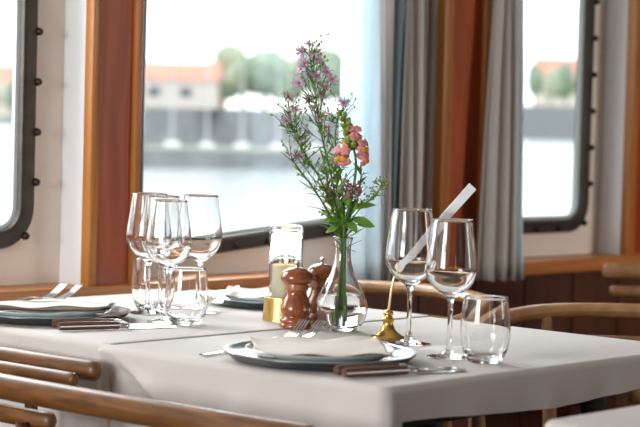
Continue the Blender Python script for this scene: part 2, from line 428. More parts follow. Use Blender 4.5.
cloth('tablecloth', 'off-white cloth on the front table, under the vase and the nearest plate', X0, X0+W, Y0, Y0+L1+.012, .7502, dropA, CLOTH_A, .012, .014, .022)
def dropB(x, y, nx, ny):
    if nx < -.6: return .27+.02*math.sin(y*17)
    if ny < -.6: return .003
    return .05
cloth('tablecloth', 'off-white cloth on the table by the sill, under the leftmost plate', X0+.006, X0+W, Y0+L1-.004, Y0+L1+L2, .7530, dropB, CLOTH_B, .009, .004)
# neighbouring table, only its corner shows
table('neighbouring table, only its corner in the bottom right of the photo', 1.87, 2.60, .66, 1.315, .747)
cloth('tablecloth', 'off-white cloth on the neighbouring table at the bottom right corner', 1.85, 2.62, .64, 1.33, .7487, lambda *a: .2, CLOTH_B)

# ------------------------------------------------------------------ tableware
TZ, TZB = .7514, .7542          # surfaces of the two cloths
def make_plates(loc, k, tilt):
    names = [('large blue-grey underplate with dark rim', 'under the napkin'), ]
    return names
def under_plate(label, x, y, z):
    t = thing('dinner_plate', label, 'plate', (x, y, z), 0, 'blue-grey underplates')
    MB().lathe(prof_spline([(.002, .0045), (.09, .0045), (.122, .009), (.140, .0165)], 5)+[(.1425, .0172), (.143, .0160)]+[(.1415, .0145), (.124, .0062)]+[(.098, .0058), (.002, .0042)], n=96).build('dish', PLATE1, t)
    u = MB().lathe([(.002, .0036), (.098, .0044), (.124, .0052), (.1408, .0138), (.1424, .0154), (.1426, .0142), (.128, .003), (.100, 0), (.002, 0)], n=96).build('underside', RIM1, t); u['label'] = 'dark slate underside and edge'
    return t
def side_plate(label, x, y, z):
    o = MB().lathe(prof_spline([(.002, .004), (.075, .004), (.098, .009), (.107, .0145)], 5)+[(.1095, .0152), (.1105, .014), (.1095, .0120)]+[(.092, .0020), (.070, 0), (.002, 0)], n=96).build('side_plate', PLATE2)
    o.location = (x, y, z); return tag(o, label, 'plate', 'pale side plates')
PL = [((2.023, 1.864), 'on the front table beside the two knives, nearest the camera', 'under the napkin beside the two front knives', TZ), ((2.040, 2.520), 'at the left edge of the photo', 'under the napkin at the left edge of the photo', TZB), ((2.575, 2.485), 'behind the candle on the far side of the table', 'under the napkin behind the candle', TZB)]
for (x, y), where, where2, z in PL:
    under_plate('large dark-edged blue-grey plate '+where, x, y, z+.0003)
    side_plate('smaller pale plate '+where2, x, y, z+.0058)
def napkin(label, x, y, z, rz, sx=.105, sy=.078, seed=1, lift=(.004, .010, .002, .006)):
    t = thing('napkin', label, 'napkin', (x, y, z), rz, 'folded napkins')
    rnd = random.Random(seed); a, b, c = rnd.random()*6, rnd.random()*6, rnd.random()*6
    n = 40; tops = []
    for layer, (kx, ky, th, z0) in enumerate(((.93, .90, .0016, .0032), (1, 1, .0016, .0062))):
        def top(u, v, up):
            X = (u*2-1)*sx*kx+.0025*math.sin(9*v+a+layer); Y = (v*2-1)*sy*ky+.003*math.sin(5*u+a+layer)
            lf = lift[0]*(1-u)*(1-v)+lift[1]*u*(1-v)+lift[2]*(1-u)*v+lift[3]*u*v
            e = max(abs(u*2-1), abs(v*2-1))**5
            Z = z0+.0012*math.sin(7*u+a)*math.sin(5*v+b)+(lf*(.4+layer)+.0022*math.sin(13*u+c+layer)+.0022*math.sin(11*v+b+layer)-.001)*e
            return (X, Y, Z+(th if up else 0))
        m = MB()
        per = [(i/n, 0) for i in range(n)]+[(1, j/n) for j in range(n)]+[(1-i/n, 1) for i in range(n)]+[(0, 1-j/n) for j in range(n)]
        def ring(s, up): return [top(.5+(u-.5)*s, .5+(v-.5)*s, up) for u, v in per]
        S = [.002, .2, .4, .6, .75, .87, .95, 1]
        m.rings([ring(q, 0) for q in S]+[[(p[0]*1.005, p[1]*1.005, p[2]+th/2) for p in ring(1, 0)]]+[ring(q, 1) for q in reversed(S)])
        m.build('fold', NAPK, t, angle=70)
        e = MB().tube([(p[0], p[1]-.0004, p[2]-.0006) for p in [top(i/n, 0, 0) for i in range(n+1)]], .0010, 6).build('underedge', NAPE, t); e['label'] = 'painted brown shade along the hem'
    return t
napkin('cream folded napkin on the nearest plate', 2.026, 1.868, TZ+.0135, math.radians(-42), .098, .082, 3, (.0, .003, .003, .004))
napkin('cream folded napkin on the plate at the left edge', 2.043, 2.520, TZB+.0135, math.radians(-44), .108, .078, 5, (.006, .010, .001, .002))
napkin('cream folded napkin on the plate behind the candle', 2.578, 2.485, TZB+.0135, math.radians(-46), .10, .078, 9, (.001, .003, .002, .003))

def fork(label, group, loc, rz, pitch_, solid=False):
    t = thing('fork', label, 'fork', loc, 0, group); t.rotation_euler = (0, -pitch_, rz)
    h = MB(); P = [(-.125, 0, .0), (-.09, 0, .001), (-.04, 0, .003), (0, 0, .006), (.022, 0, .004)]
    P = spline(P, 5); h.tube(P, [.0052-.0028*min(1, i/14) for i in range(len(P))], 8, 1, .32)
    h.build('handle', STEEL, t)
    r = MB(); Q = spline([(.018, 0, .0045), (.03, 0, .002), (.042, 0, .001), (.05, 0, .001)], 4)
    r.tube(Q, [.003, .004, .006, .008, .0092, .010, .0105, .011, .0112, .0113, .0113, .0112, .011][:len(Q)], 10, 1, .12)
    for k in range(4):
        y = -.009+.006*k
        r.tube(spline([(.044, y, .001), (.066, y*.95, .008), (.09, y*.92, .023)], 4), [.0021]*4+[.0019]*4+[.0012], 6, 1, .6)
    r.build('tines', STEEL, t)
    return t
def at_tip(tip, direction, pitch_, L=.09):
    d = Vector((direction[0], direction[1], 0)).normalized()
    rz = math.atan2(d.y, d.x)
    return (tip[0]-d.x*L*math.cos(pitch_), tip[1]-d.y*L*math.cos(pitch_), tip[2]-L*math.sin(pitch_)-.009), rz
G = 'forks lying with their tines past the plates'
for (tx, ty), (dx, dy), zz, lab in (
    ((2.199, 2.060), (1, .22), TZ, 'steel fork between nearest plate and mill, left one of the pair'),
    ((2.214, 2.036), (1, .10), TZ, 'steel fork between nearest plate and vase, right one of the pair'),
    ((2.262, 2.744), (1, .05), TZB, 'steel fork behind the leftmost plate, left one of the pair'),
    ((2.274, 2.712), (1, -.08), TZB, 'steel fork behind the leftmost plate, right one of the pair')):
    an = math.atan2(dy, dx); fork(lab, G, (tx-.09*math.cos(an), ty-.09*math.sin(an), zz+.007), an, .05)
t = thing('teaspoon', 'steel cutlery handle end poking out left of the nearest plate', 'spoon', (2.035, 2.024, TZ+.002), math.radians(9))
MB().tube(spline([(-.118, 0, .001), (-.08, 0, .001), (-.03, 0, .003), (.006, 0, .002)], 5), [.0062-.0042*i/15 for i in range(16)], 10, 1, .25).build('handle', STEEL, t)
MB().ellipsoid((.024, 0, .002), (.021, .0125, .0018), 16, 6).build('bowl', STEEL, t)
fork('steel fork hanging over the left rim of the plate behind the candle', None, (2.425, 2.485, TZB+.019), math.radians(212), -.10)
def knife(label, p0, p1, z, group):
    L = math.hypot(p1[0]-p0[0], p1[1]-p0[1]); t = thing('knife', label, 'knife', (p0[0], p0[1], z), math.atan2(p1[1]-p0[1], p1[0]-p0[0]), group)
    hl = .108
    MB().tube(spline([(0, 0, .0075), (.01, 0, .008), (.05, 0, .008), (.09, 0, .0075), (hl, 0, .007)], 4), [.004]+[.0078]*3+[.0086]*8+[.0078]*4+[.0066], 12, .82, .85).build('handle', KNIFEW, t)
    MB().box((hl*.5, 0, .0080), (hl*.98, .0165, .0020)).build('tang', STEEL, t)
    MB().tube([(hl-.002, 0, .007), (hl+.004, 0, .0072), (hl+.013, 0, .006), (hl+.017, 0, .005)], [.0062, .0068, .0058, .0040], 12, 1.1, .9).build('bolster', STEEL, t)
    m = MB(); x = hl+.015
    prof = [(x, -.005, .006), (x+.02, -.008, .009), (x+.05, -.009, .009), (x+.085, -.007, .008), (L, .004, .0055)]
    rs = []
    for (xx, a, b) in [(q[0], q[1], q[2]) for q in prof]:
        rs.append([(xx, a, .0012), (xx, (a+b)/2, .0004), (xx, b, .0012), (xx, (a+b)/2, .0034)])
    m.rings(rs).build('blade', STEEL, t, angle=20)
    return t
KG = 'steak knives in front of the plates'
knife('wooden-handled knife touching the edge of the nearest plate', (1.926, 1.744), (2.132, 1.692), TZ+.0004, KG)
knife('wooden-handled knife closest to the camera, at the table corner', (1.912, 1.716), (2.118, 1.662), TZ+.0004, KG)
knife('wooden-handled knife nearer the left plate, beside its rim', (1.955, 2.402), (2.140, 2.335), TZB+.0004, KG)
knife('wooden-handled knife of the left setting lying nearer the table edge', (1.935, 2.362), (2.128, 2.300), TZB+.0004, KG)

# glasses
def wine_profile():
    out = prof_spline([(.0345, .0008), (.033, .0022), (.020, .0040), (.009, .0075), (.0052, .014), (.0040, .030), (.0038, .060), (.0042, .080), (.0062, .090), (.015, .0975), (.028, .108), (.0375, .123), (.0398, .135), (.0385, .153), (.0345, .180), (.0302, .2115)], 6)
    inn = prof_spline([(.0292, .2115), (.0335, .180), (.0373, .153), (.0386, .135), (.0362, .1245), (.0265, .110), (.0135, .1010), (.0005, .0985)], 6)
    return [(.0005, .0012)]+[(.030, .0004)]+out+[(.0297, .2123)]+inn
def wine_glass(label, x, y, z, s=1, group='empty stemmed wine glasses'):
    t = thing('wine_glass', label, 'wine glass', (x, y, z), 0, group)
    t.scale = (s, s, s); return t
WG_ME = None
def put_glass(kind, prof, label, x, y, z, group, cat, n=72, s=1):
    global CACHE
    if kind not in CACHE:
        o = MB().lathe(prof, n=n).build(kind, GLASS, angle=60); CACHE[kind] = o
    else:
        o = CACHE[kind].copy(); COL.objects.link(o)
    o.location = (x, y, z+.0004); o.scale = (s, s, s)
    return tag(o, label, cat, group)
CACHE = {}
WP = wine_profile(); GW = 'empty stemmed wine glasses'
for x, y, z, s, lab in (
    (2.222, 1.779, TZ, .995, 'tall wine glass right of the slanted white strip, nearer the camera, beside the tumbler'),
    (2.305, 1.930, TZ, 1.03, 'tall wine glass standing just right of the brass foot, behind the slanted white strip'),
    (2.248, 2.495, TZB, 1.02, 'leftmost stemmed wine glass of the left group'),
    (2.272, 2.488, TZB, 1.0, 'stemmed wine glass second from the left, largely behind the front one'),
    (2.178, 2.366, TZB, .995, 'stemmed wine glass standing nearest in the left group, right behind the tumbler'),
    (2.334, 2.452, TZB, 1.01, 'rightmost stemmed wine glass of the left group')):
    put_glass('wine_glass', WP, lab, x, y, z, GW, 'wine glass', s=s)
tp = [(.0005, .0006), (.0225, .0003)]+prof_spline([(.0245, .0015), (.0315, .012), (.0370, .033), (.0378, .050), (.0362, .075), (.0328, .0985)], 6)+[(.0322, .0993)]+prof_spline([(.0318, .0985), (.0350, .075), (.0366, .050), (.0357, .034), (.030, .016), (.020, .0090), (.0005, .0075)], 6)
for x, y, z, s, lab in ((2.222, 1.711, TZ, 1.0, 'stemless round tumbler at the right end of the front table'),
                        (2.178, 2.318, TZB, .98, 'stemless round tumbler in front of the left group of wine glasses'),
                        (2.283, 2.522, TZB, .98, 'stemless round tumbler at the back of the left group, behind the stems')):
    put_glass('tumbler', tp, lab, x, y, z, 'empty stemless tumblers', 'glass', s=s)

# vase with water
VX, VY = 2.357, 2.124
v = thing('vase', 'clear glass bulb vase with a narrow neck holding the flowers', 'vase', (VX, VY, TZ+.0004))
vo = prof_spline([(.0235, .001), (.0330, .008), (.0415, .022), (.0445, .038), (.0418, .054), (.0330, .074), (.0215, .096), (.0150, .116), (.0130, .134), (.0138, .148), (.0165, .1585)], 6)
vi = prof_spline([(.0150, .1590), (.0122, .148), (.0113, .134), (.0132, .116), (.0195, .096), (.0312, .074), (.0400, .054), (.0427, .038), (.0396, .023), (.031, .0105), (.016, .007), (.0005, .0065)], 6)
MB().lathe([(.0005, .0015), (.020, .0004)]+vo+[(.0170, .1600), (.0163, .1606)]+vi, n=84).build('glass_body', GLASS, v, angle=60)
MB().lathe([(.0005, .0072), (.016, .0078), (.0305, .0113), (.0388, .0235), (.0419, .038), (.0392, .0535), (.0355, .0625), (.0350, .0628), (.0005, .0625)], n=72).build('water', WATER, v, angle=50)

# pepper and salt mills
def mill(label, x, y, s=1):
    t = thing('pepper_mill', label, 'pepper mill', (x, y, TZ+.0004), 0, 'turned wooden mills'); t.scale = (s, s, s)
    MB().lathe([(.0005, 0), (.0262, 0), (.0275, .002), (.0275, .0075), (.0262, .009), (.0262, .0098), (.0272, .0112), (.0272, .0158), (.0255, .0175)]+prof_spline([(.0225, .0195), (.0222, .022), (.0245, .026), (.0262, .033), (.0245, .042), (.0205, .052), (.0180, .060), (.0182, .066)], 4)+[(.0005, .067)], n=56).build('body', MILLW, t, angle=50)
    c = MB().lathe([(.0005, .0664), (.0200, .0664), (.0202, .070), (.0196, .0765), (.0005, .0768)], n=56).build('collar', MILLC, t); c['label'] = 'paler wooden collar'
    MB().lathe([(.0005, .0772), (.0215, .0772)]+prof_spline([(.0240, .0785), (.0272, .084), (.0268, .091), (.0225, .098), (.0130, .1035), (.006, .105)], 4)+[(.0005, .1052)], n=56).build('head', MILLW, t, angle=50)
    MB().lathe([(.0005, .105), (.0034, .105), (.0030, .108), (.0045, .110), (.0052, .113), (.0042, .1158), (.0005, .1166)], n=24).build('knob', PEWTER, t)
    return t
mill('turned wooden mill in front, right behind the fork tines', 2.318, 2.194)
mill('turned wooden mill half hidden between the front mill and the vase', 2.397, 2.208, 1.02)

# candle light
CX, CY = 2.381, 2.281
h = thing('candle_holder', 'brass cup candle holder with a clear glass chimney around the candle', 'candle holder', (CX, CY, TZ-.0004))
MB().lathe([(.0005, 0), (.0392, 0), (.0398, .001), (.0362, .0445), (.0350, .0448), (.0338, .0440), (.0335, .024), (.0005, .022)], n=64).build('brass_cup', BRASS, h)
go = [(.0290, .025), (.0298, .030), (.0300, .100), (.0298, .158)]+prof_spline([(.0298, .160), (.0288, .1665), (.0255, .1712), (.018, .1728)], 4)+[(.0005, .1722)]
gi = [(.0005, .1640), (.014, .1642), (.0235, .1630)]+[(.0276, .157), (.0286, .100), (.0284, .030), (.0278, .025)]
MB().lathe(go+gi, n=64, closed_prof=True).build('glass_chimney', THICKG, h, angle=60)
c = thing('candle', 'short ivory pillar candle burning inside the glass chimney', 'candle', (CX, CY, TZ+.0224))
MB().lathe([(.0005, 0), (.0235, 0), (.0238, .001), (.0236, .076), (.0222, .0795), (.016, .0775), (.006, .075), (.0005, .0748)], n=48).build('wax', WAX, c)
MB().tube([(0, 0, .074), (.0004, 0, .080), (.0014, 0, .084)], .0008, 6).build('wick', WICK, c)
f_ = MB().lathe([(.0003, .0815), (.0024, .0845), (.0034, .089), (.0028, .0945), (.0014, .100), (.0002, .1045)], n=16).build('flame', FLAME, c)

# brass-footed stand with the slanted white strip
s = thing('menu_stand', 'small brass-footed stand whose thin rod carries a slanted white strip', 'stand', (2.333, 1.998, TZ+.0004))
MB().lathe([(.0005, 0), (.0292, 0), (.0300, .0015), (.0285, .0045)]+prof_spline([(.022, .0080), (.0125, .0150), (.0088, .0230), (.0082, .0275)], 4)+[(.0098, .0295), (.0098, .0330), (.0070, .0350), (.0066, .0390), (.0082, .0405), (.0082, .0440), (.0052, .0475), (.0005, .0485)], n=48).build('foot', BRASSP, s, angle=50)
R3 = Vector((.6788, -.7343, 0)); D3 = Vector((.7343, .6788, 0))
a = Vector((.0045, -.003, 0))
MB().tube([(0.0, 0, .047), (.003, -.002, .080), tuple(R3*.011+Vector((0, 0, .118)))], [.0022, .0021, .0020], 10).build('rod', RODM, s)
A = R3*.009+Vector((0, 0, .107)); B = R3*.1325+Vector((0, 0, .2555)); dr = (B-A).normalized(); nn = dr.cross(D3).normalized()
m = MB(); rs = []
for tt, wd in ((0, .0068), (.3, .0066), (.7, .0074), (1, .0078)):
    p = A+(B-A)*tt; bow = D3*(.004*math.sin(PI*tt))
    rs.append([tuple(p+bow+nn*wd*i+D3*.0011*j) for i, j in ((1, 1), (1, -1), (-1, -1), (-1, 1))])
m.rings(rs).build('strip', STICK, s, smooth=False)

# ------------------------------------------------------------------ flowers
STEM = plain('green flower stem', (.09, .20, .025), .5, var=.25, vscale=60)
LEAF = plain('fresh green leaf', (.16, .34, .04), .42, var=.3, vscale=50, bump=.3, bscale=120)
LEAFD = plain('narrow dark green leaf', (.08, .19, .03), .5, var=.25, vscale=50)
BUD = plain('yellow green bud', (.24, .32, .05), .5, var=.2, vscale=80)
LILAC = plain('lilac petal', (.66, .44, .66), .6, var=.12, vscale=60)
DISC = plain('brown yellow flower disc', (.42, .20, .05), .7)
PINK = plain('pink snapdragon petal', (.78, .30, .29), .55, var=.2, vscale=90)
ORANGE = plain('orange snapdragon lip', (.90, .38, .05), .5, var=.15, vscale=90)
DUSK = plain('dusky pink bud', (.33, .13, .15), .6, var=.25, vscale=90)
BASE = Vector((VX, VY, TZ))
def L(px, py, d=0):
    """point in the bouquet: mm right of the vase axis, mm above the cloth, mm behind it"""
    return R3*(px/1000)+D3*(d/1000)+Vector((0, 0, py/1000))
def leaf_mesh(m, p, direction, length, width, droop=.3, up=Vector((0, 0, 1)), fold=.25):
    d = Vector(direction).normalized(); side = d.cross(up)
    if side.length < .05: side = d.cross(D3)
    side.normalize(); nrm = side.cross(d).normalized(); N = 8; rs = []
    for i in range(N+1):
        t_ = i/N; w_ = width*math.sin(PI*min(1, t_*.94+.05))**.8*(1-.25*t_)
        c_ = Vector(p)+d*length*t_+nrm*(length*droop*(.25*t_-t_*t_)*.8)
        e_ = .0004+.0004*(1-t_)
        rs.append([c_-side*w_+nrm*w_*fold, c_-side*w_*.5+nrm*w_*fold*.3+nrm*e_, c_+nrm*e_, c_+side*w_*.5+nrm*w_*fold*.3+nrm*e_, c_+side*w_+nrm*w_*fold,
                   c_+side*w_*.5+nrm*w_*fold*.3-nrm*e_, c_-nrm*e_, c_-side*w_*.5+nrm*w_*fold*.3-nrm*e_])
    m.rings(rs)
def head(parent, p, nrm, r, rnd):
    nrm = Vector(nrm).normalized(); a_ = nrm.cross(Vector((.3, .2, 1))).normalized(); b_ = nrm.cross(a_)
    m = MB(); n = rnd.choice((11, 12, 13))
    for k in range(n):
        an = 2*PI*k/n+rnd.uniform(-.12, .12); dd = a_*math.cos(an)+b_*math.sin(an)+nrm*rnd.uniform(.05, .5)
        leaf_mesh(m, p+dd.normalized()*r*.15, dd, r*rnd.uniform(.85, 1.08), r*.15, .15, nrm, .15)
    o = m.build('flower_head', LILAC, parent, angle=60)
    c_ = MB(); c_.ellipsoid(p+nrm*.0006, (r*.27, r*.27, r*.24), 8, 6); c_.build('disc', DISC, o)
    g = MB(); g.tube([p-nrm*.006, p-nrm*.003, p-nrm*.0004], [.0008, .0019, .0022], 8); g.build('calyx', BUD, o)
def nearest(main, p, below):
    tgt = p.z-below; best = min(main, key=lambda q: abs(q.z-tgt)+.35*(q-p).length); return best
def aster(label, path, heads, nb, nl, seed):
    rnd = random.Random(seed)
    t = thing('aster_stem', label, 'flower', BASE, 0, 'sprays of lilac asters in the vase')
    main = spline([L(*q) for q in path], 8); N = len(main)
    st = MB(); st.tube(main, [.0022-.0011*i/N for i in range(N)], 7)
    bd = MB(); lf = MB()
    for q in heads:
        p = L(*q[:3]); r = (q[3]/1000 if len(q) > 3 else .0095)*1.3
        s0 = nearest(main, p, rnd.uniform(.03, .055)); mid = (s0+p)/2+Vector((0, 0, -.006))+D3*rnd.uniform(-.004, .004)
        br = spline([s0, mid, p-Vector((0, 0, .004))], 5); st.tube(br, .0009, 5)
        head(t, p, (Vector((0, 0, 1))*rnd.uniform(.3, 1)-D3*rnd.uniform(.1, 1)+R3*rnd.uniform(-.6, .6)), r, rnd)
        for k in range(2):
            q0 = br[rnd.randrange(3, 9)]; d = (Vector((0, 0, 1))+R3*rnd.uniform(-1, 1)+D3*rnd.uniform(-1, 1)).normalized(); l = rnd.uniform(.008, .018)
            st.tube([q0, q0+d*l], .0005, 4); bd.ellipsoid(q0+d*(l+.002), (.0019, .0019, .0028), 7, 5)
    for k in range(nb):
        i = rnd.randrange(int(N*.35), N-1); q0 = main[i]; d = (Vector((0, 0, rnd.uniform(.5, 1.2)))+R3*rnd.uniform(-1, 1)+D3*rnd.uniform(-.8, .8)).normalized(); l = rnd.uniform(.015, .042)
        mid = q0+d*l*.5+Vector((0, 0, -.002)); e = q0+d*l+Vector((0, 0, .004))
        st.tube([q0, mid, e], .0006, 4)
        for j in range(rnd.choice((1, 2, 3))):
            d2 = (d+R3*rnd.uniform(-.9, .9)+D3*rnd.uniform(-.6, .6)).normalized(); l2 = rnd.uniform(.003, .010); s1 = e if j == 0 else mid
            st.tube([s1, s1+d2*l2], .0005, 4); bd.ellipsoid(s1+d2*(l2+.0015), (.0019, .0019, .0027), 7, 5)
            if rnd.random() < .5: leaf_mesh(lf, mid, d2, rnd.uniform(.008, .016), .0010, .2)
    for k in range(nl):
        i = rnd.randrange(int(N*.18), N-2); sd = rnd.choice((-1, 1)); d = Vector((0, 0, rnd.uniform(.1, .9)))+R3*sd*rnd.uniform(.4, 1)+D3*rnd.uniform(-.7, .7)
        leaf_mesh(lf, main[i], d, rnd.uniform(.018, .042), rnd.uniform(.0018, .0032), rnd.uniform(-.2, .4))
    st.build('stem', STEM, t); bd.build('buds', BUD, t); o = lf.build('leaves', LEAFD, t, angle=60)
    return t
K = 1.70
def px(pts):  # measured on the bouquet in steps of 1.7 mm from the vase axis / foot
    return [((a-344)*K, (331-b)*K, *r) for a, b, *r in pts]
aster('tallest lilac aster spray reaching the top of the bouquet',
      px([(341, 322, 6), (344, 250, 2), (341, 226, 0), (331, 180, -6), (318, 130, -8), (311, 90, -6), (305, 52, -4)]),
      px([(304.6, 46, -4), (297, 53, 2), (310, 55, -8), (300, 65, -12), (317, 65, 6), (297, 71, -4), (311, 77.5, -14), (322, 73, 0), (328, 80, 4), (318.6, 97, -12), (311, 108, -16), (295, 84.5, -4), (318, 118, -6), (313, 60, 10), (307, 76, 4), (305, 100, -2), (322, 88, -6)]), 34, 30, 1)
aster('lilac aster spray leaning furthest left over the candle',
      px([(338, 318, -4), (343, 250, -3), (338, 226, -4), (322, 185, -14), (304, 155, -18), (290, 128, -14), (285, 105, -10)]),
      px([(284.7, 99, -10), (284, 123.5, -12), (303, 132, -20), (297, 157, -24), (286, 118, 6, 7.5), (293, 112, -18), (296, 140, -10, 8)]), 26, 28, 2)
aster('lilac aster spray just left of the snapdragon',
      px([(346, 320, 10), (346, 250, 4), (345, 226, 6), (340, 180, 14), (333, 140, 16), (336, 112, 12)]),
      px([(340, 103, 10), (326, 128, 8, 7.5)]), 24, 24, 3)
aster('short lilac aster spray low on the left side',
      px([(340, 316, 0), (342, 250, -5), (336, 226, -8), (318, 196, -20), (298, 170, -24), (289, 158, -24)]),
      px([(290, 155, -24, 7)]), 18, 20, 8)
# snapdragon
def blossom(parent, p, face, s, col, lipcol, seed, name='blossom'):
    rnd = random.Random(seed); face = Vector(face).normalized(); a_ = face.cross(Vector((0, 0, 1))).normalized(); b_ = a_.cross(face).normalized()
    rot = Matrix((a_, b_, face)).transposed()
    def lobe(m, off, r, tilt):
        c_ = p+rot @ Vector(off)*s
        R_ = rot @ Matrix.Rotation(tilt[0], 3, 'X') @ Matrix.Rotation(tilt[1], 3, 'Y')
        ph = rnd.random()*6
        m.ellipsoid(c_, (r[0]*s, r[1]*s, r[2]*s), 18, 9, R_, lambda q: 1+.13*math.sin(5*math.atan2(q.y, q.x)+ph)+.06*math.sin(9*math.atan2(q.y, q.x)+2*ph))
    m = MB(); lobe(m, (-.42, .62, .05), (.52, .48, .16), (-.5, -.3)); lobe(m, (.42, .62, .05), (.52, .48, .16), (-.5, .3)); lobe(m, (0, .1, -.55), (.40, .44, .75), (0, 0))
    lobe(m, (-.55, -.50, .10), (.42, .42, .15), (.5, -.5)); lobe(m, (.55, -.50, .10), (.42, .42, .15), (.5, .5)); lobe(m, (0, -.75, .12), (.44, .36, .15), (.7, 0))
    o = m.build(name, col, parent, angle=80)
    l = MB(); lobe(l, (-.22, -.18, .30), (.36, .34, .28), (0, 0)); lobe(l, (.22, -.18, .30), (.36, .34, .28), (0, 0)); q = l.build('lip', lipcol, o, angle=80); q['label'] = 'orange lip'
t = thing('snapdragon', 'pink and orange snapdragon on a thick pale stem', 'flower', BASE, 0)
main = spline([L(*q) for q in px([(347, 318, -8), (345, 250, -6), (345, 226, -10), (352, 190, -14), (354, 160, -12), (347, 135, -12), (337, 112, -8)])], 8)
m = MB(); m.tube(main, [.0030-.0014*i/len(main) for i in range(len(main))], 9); m.build('stem', STEM, t)
blossom(t, L(*px([(340, 156, -22)])[0]), -D3*.9-R3*.5-Vector((0, 0, .25)), .0175, PINK, ORANGE, 1)
blossom(t, L(*px([(361, 147, -20)])[0]), -D3*.7+R3*.8, .0140, PINK, ORANGE, 2)
blossom(t, L(*px([(363, 158, -14)])[0]), -D3*.4+R3-Vector((0, 0, .4)), .0125, PINK, ORANGE, 3)
blossom(t, L(*px([(352, 133, -18)])[0]), -D3+R3*.2+Vector((0, 0, .3)), .0140, PINK, PINK, 4)
blossom(t, L(*px([(344, 143, -6)])[0]), -D3*.3-R3*.8+Vector((0, 0, .2)), .0110, PINK, ORANGE, 5)
m = MB(); rnd = random.Random(4)
for k in range(30):
    q = k/29; c_ = main[int((.74+.26*q)*(len(main)-1))]; an = k*2.4; rr = .0095*(1-.5*q)
    d = R3*math.cos(an)+D3*math.sin(an)+Vector((0, 0, .7))
    m.ellipsoid(c_+d*rr, (.0055*(1-.45*q), .0055*(1-.45*q), .0080*(1-.4*q)), 8, 6, d.to_track_quat('Z', 'Y').to_matrix())
m.build('buds', BUD, t)
# leafy sprigs, dusky filler and the yellow green panicle
def sprig(name, label, path, fn, seed, group=None, cat='foliage'):
    t = thing(name, label, cat, BASE, 0, group); main = spline([L(*q) for q in px(path)], 8)
    m = MB(); m.tube(main, [.0016-.0008*i/len(main) for i in range(len(main))], 7); fn(t, m, main, random.Random(seed)); m.build('stem', STEM, t); return t
def broad(leaves):
    def fn(t, m, main, rnd):
        for (a_, b_, c_, dx, dz, dd, ln, wd) in leaves:
            p = L(*px([(a_, b_, c_)])[0]); s0 = min(main, key=lambda q: (q-p).length)
            m.tube([s0, (s0+p)/2, p], .0007, 5)
            lm = MB(); leaf_mesh(lm, p, R3*dx+Vector((0, 0, dz))+D3*dd, ln, wd, .35, (-D3*.8+Vector((0, 0, 1))), .18); lm.build('leaf', LEAF, t, angle=70)
    return fn
sprig('leafy_sprig', 'sprig with broad green leaves hanging over the right of the vase rim', [(343, 316, 4), (345, 250, 4), (348, 222, 2), (352, 205, -4), (356, 195, -6)],
      broad([(351, 218, -8, 1, -.12, -.5, .044, .0105), (352, 208, -6, 1, .35, -.1, .040, .0095), (350, 214, -4, .35, 1, -.2, .030, .008), (348, 222, -12, .6, -.45, -.7, .026, .009), (346, 205, -10, .1, 1, -.5, .030, .0075), (358, 224, 0, 1, .05, .2, .030, .010)]), 5)
sprig('leafy_sprig', 'sprig with broad green leaves on the left side above the vase rim', [(341, 314, -2), (342, 250, -1), (340, 224, -6), (336, 205, -8), (330, 190, -8)],
      broad([(340, 220, -10, -1, .15, -.4, .030, .0085), (338, 210, -10, -.7, .8, -.3, .032, .008), (341, 214, -14, -.2, 1, -.6, .034, .008), (343, 224, -12, .15, .9, -.9, .030, .009), (334, 200, -4, -.6, 1, 0, .030, .0065), (339, 226, -8, -.9, -.3, -.3, .024, .008), (337, 196, -8, .3, 1, -.2, .034, .006)]), 6)
def fine_leaves(n, l0, l1, wd, mat):
    def fn(t, m, main, rnd):
        lm = MB(); N = len(main)
        for k in range(n):
            q = main[rnd.randrange(int(N*.45), N)]; d = R3*rnd.uniform(-1, 1)+D3*rnd.uniform(-.8, .8)+Vector((0, 0, rnd.uniform(.2, 1.3)))
            leaf_mesh(lm, q, d, rnd.uniform(l0, l1), wd*rnd.uniform(.7, 1.2), rnd.uniform(0, .4))
        lm.build('leaves', mat, t, angle=70)
    return fn
sprig('leafy_sprig', 'upright sprig of slender green leaves rising at the centre of the bouquet', [(344, 314, 0), (344, 250, 0), (343, 226, -2), (338, 200, -4), (334, 165, -2)], fine_leaves(46, .018, .040, .0034, LEAF), 7)
sprig('leafy_sprig', 'slender-leaved sprig left of centre among the aster stems', [(343, 314, 3), (343, 250, 2), (340, 226, 2), (330, 196, 4), (321, 158, 4)], fine_leaves(44, .016, .036, .0026, LEAF), 19)
sprig('leafy_sprig', 'slender-leaved sprig leaning right below the snapdragon blossoms', [(345, 314, 2), (345, 250, 2), (347, 226, 0), (356, 200, -2), (360, 172, -2)], fine_leaves(34, .014, .032, .0028, LEAFD), 9)
def balls(n, spread, mat, size, lo=.55):
    def fn(t, m, main, rnd):
        b = MB(); N = len(main)
        for k in range(n):
            q = main[rnd.randrange(int(N*lo), N)]; d = (R3*rnd.uniform(-1, 1)+D3*rnd.uniform(-.8, .8)+Vector((0, 0, rnd.uniform(-.1, 1)))).normalized(); l = spread*rnd.uniform(.25, 1)
            m.tube([q, q+d*l], .0004, 4); b.ellipsoid(q+d*(l+.001), (size*rnd.uniform(.7, 1.2),)*3, 7, 5)
        b.build('buds', mat, t)
    return fn
sprig('filler_sprig', 'sprig of tiny dusky pink buds low in the bouquet', [(344, 310, 6), (345, 250, 2), (345, 226, -6), (350, 200, -16), (352, 186, -18)], balls(42, .026, DUSK, .0028, .72), 11, cat='flower')
sprig('filler_sprig', 'dusky pink budded sprig a little left of centre, below the asters', [(342, 312, 6), (342, 250, 2), (341, 226, -6), (334, 205, -14), (330, 188, -14)], balls(26, .020, DUSK, .0026, .72), 12, cat='flower')
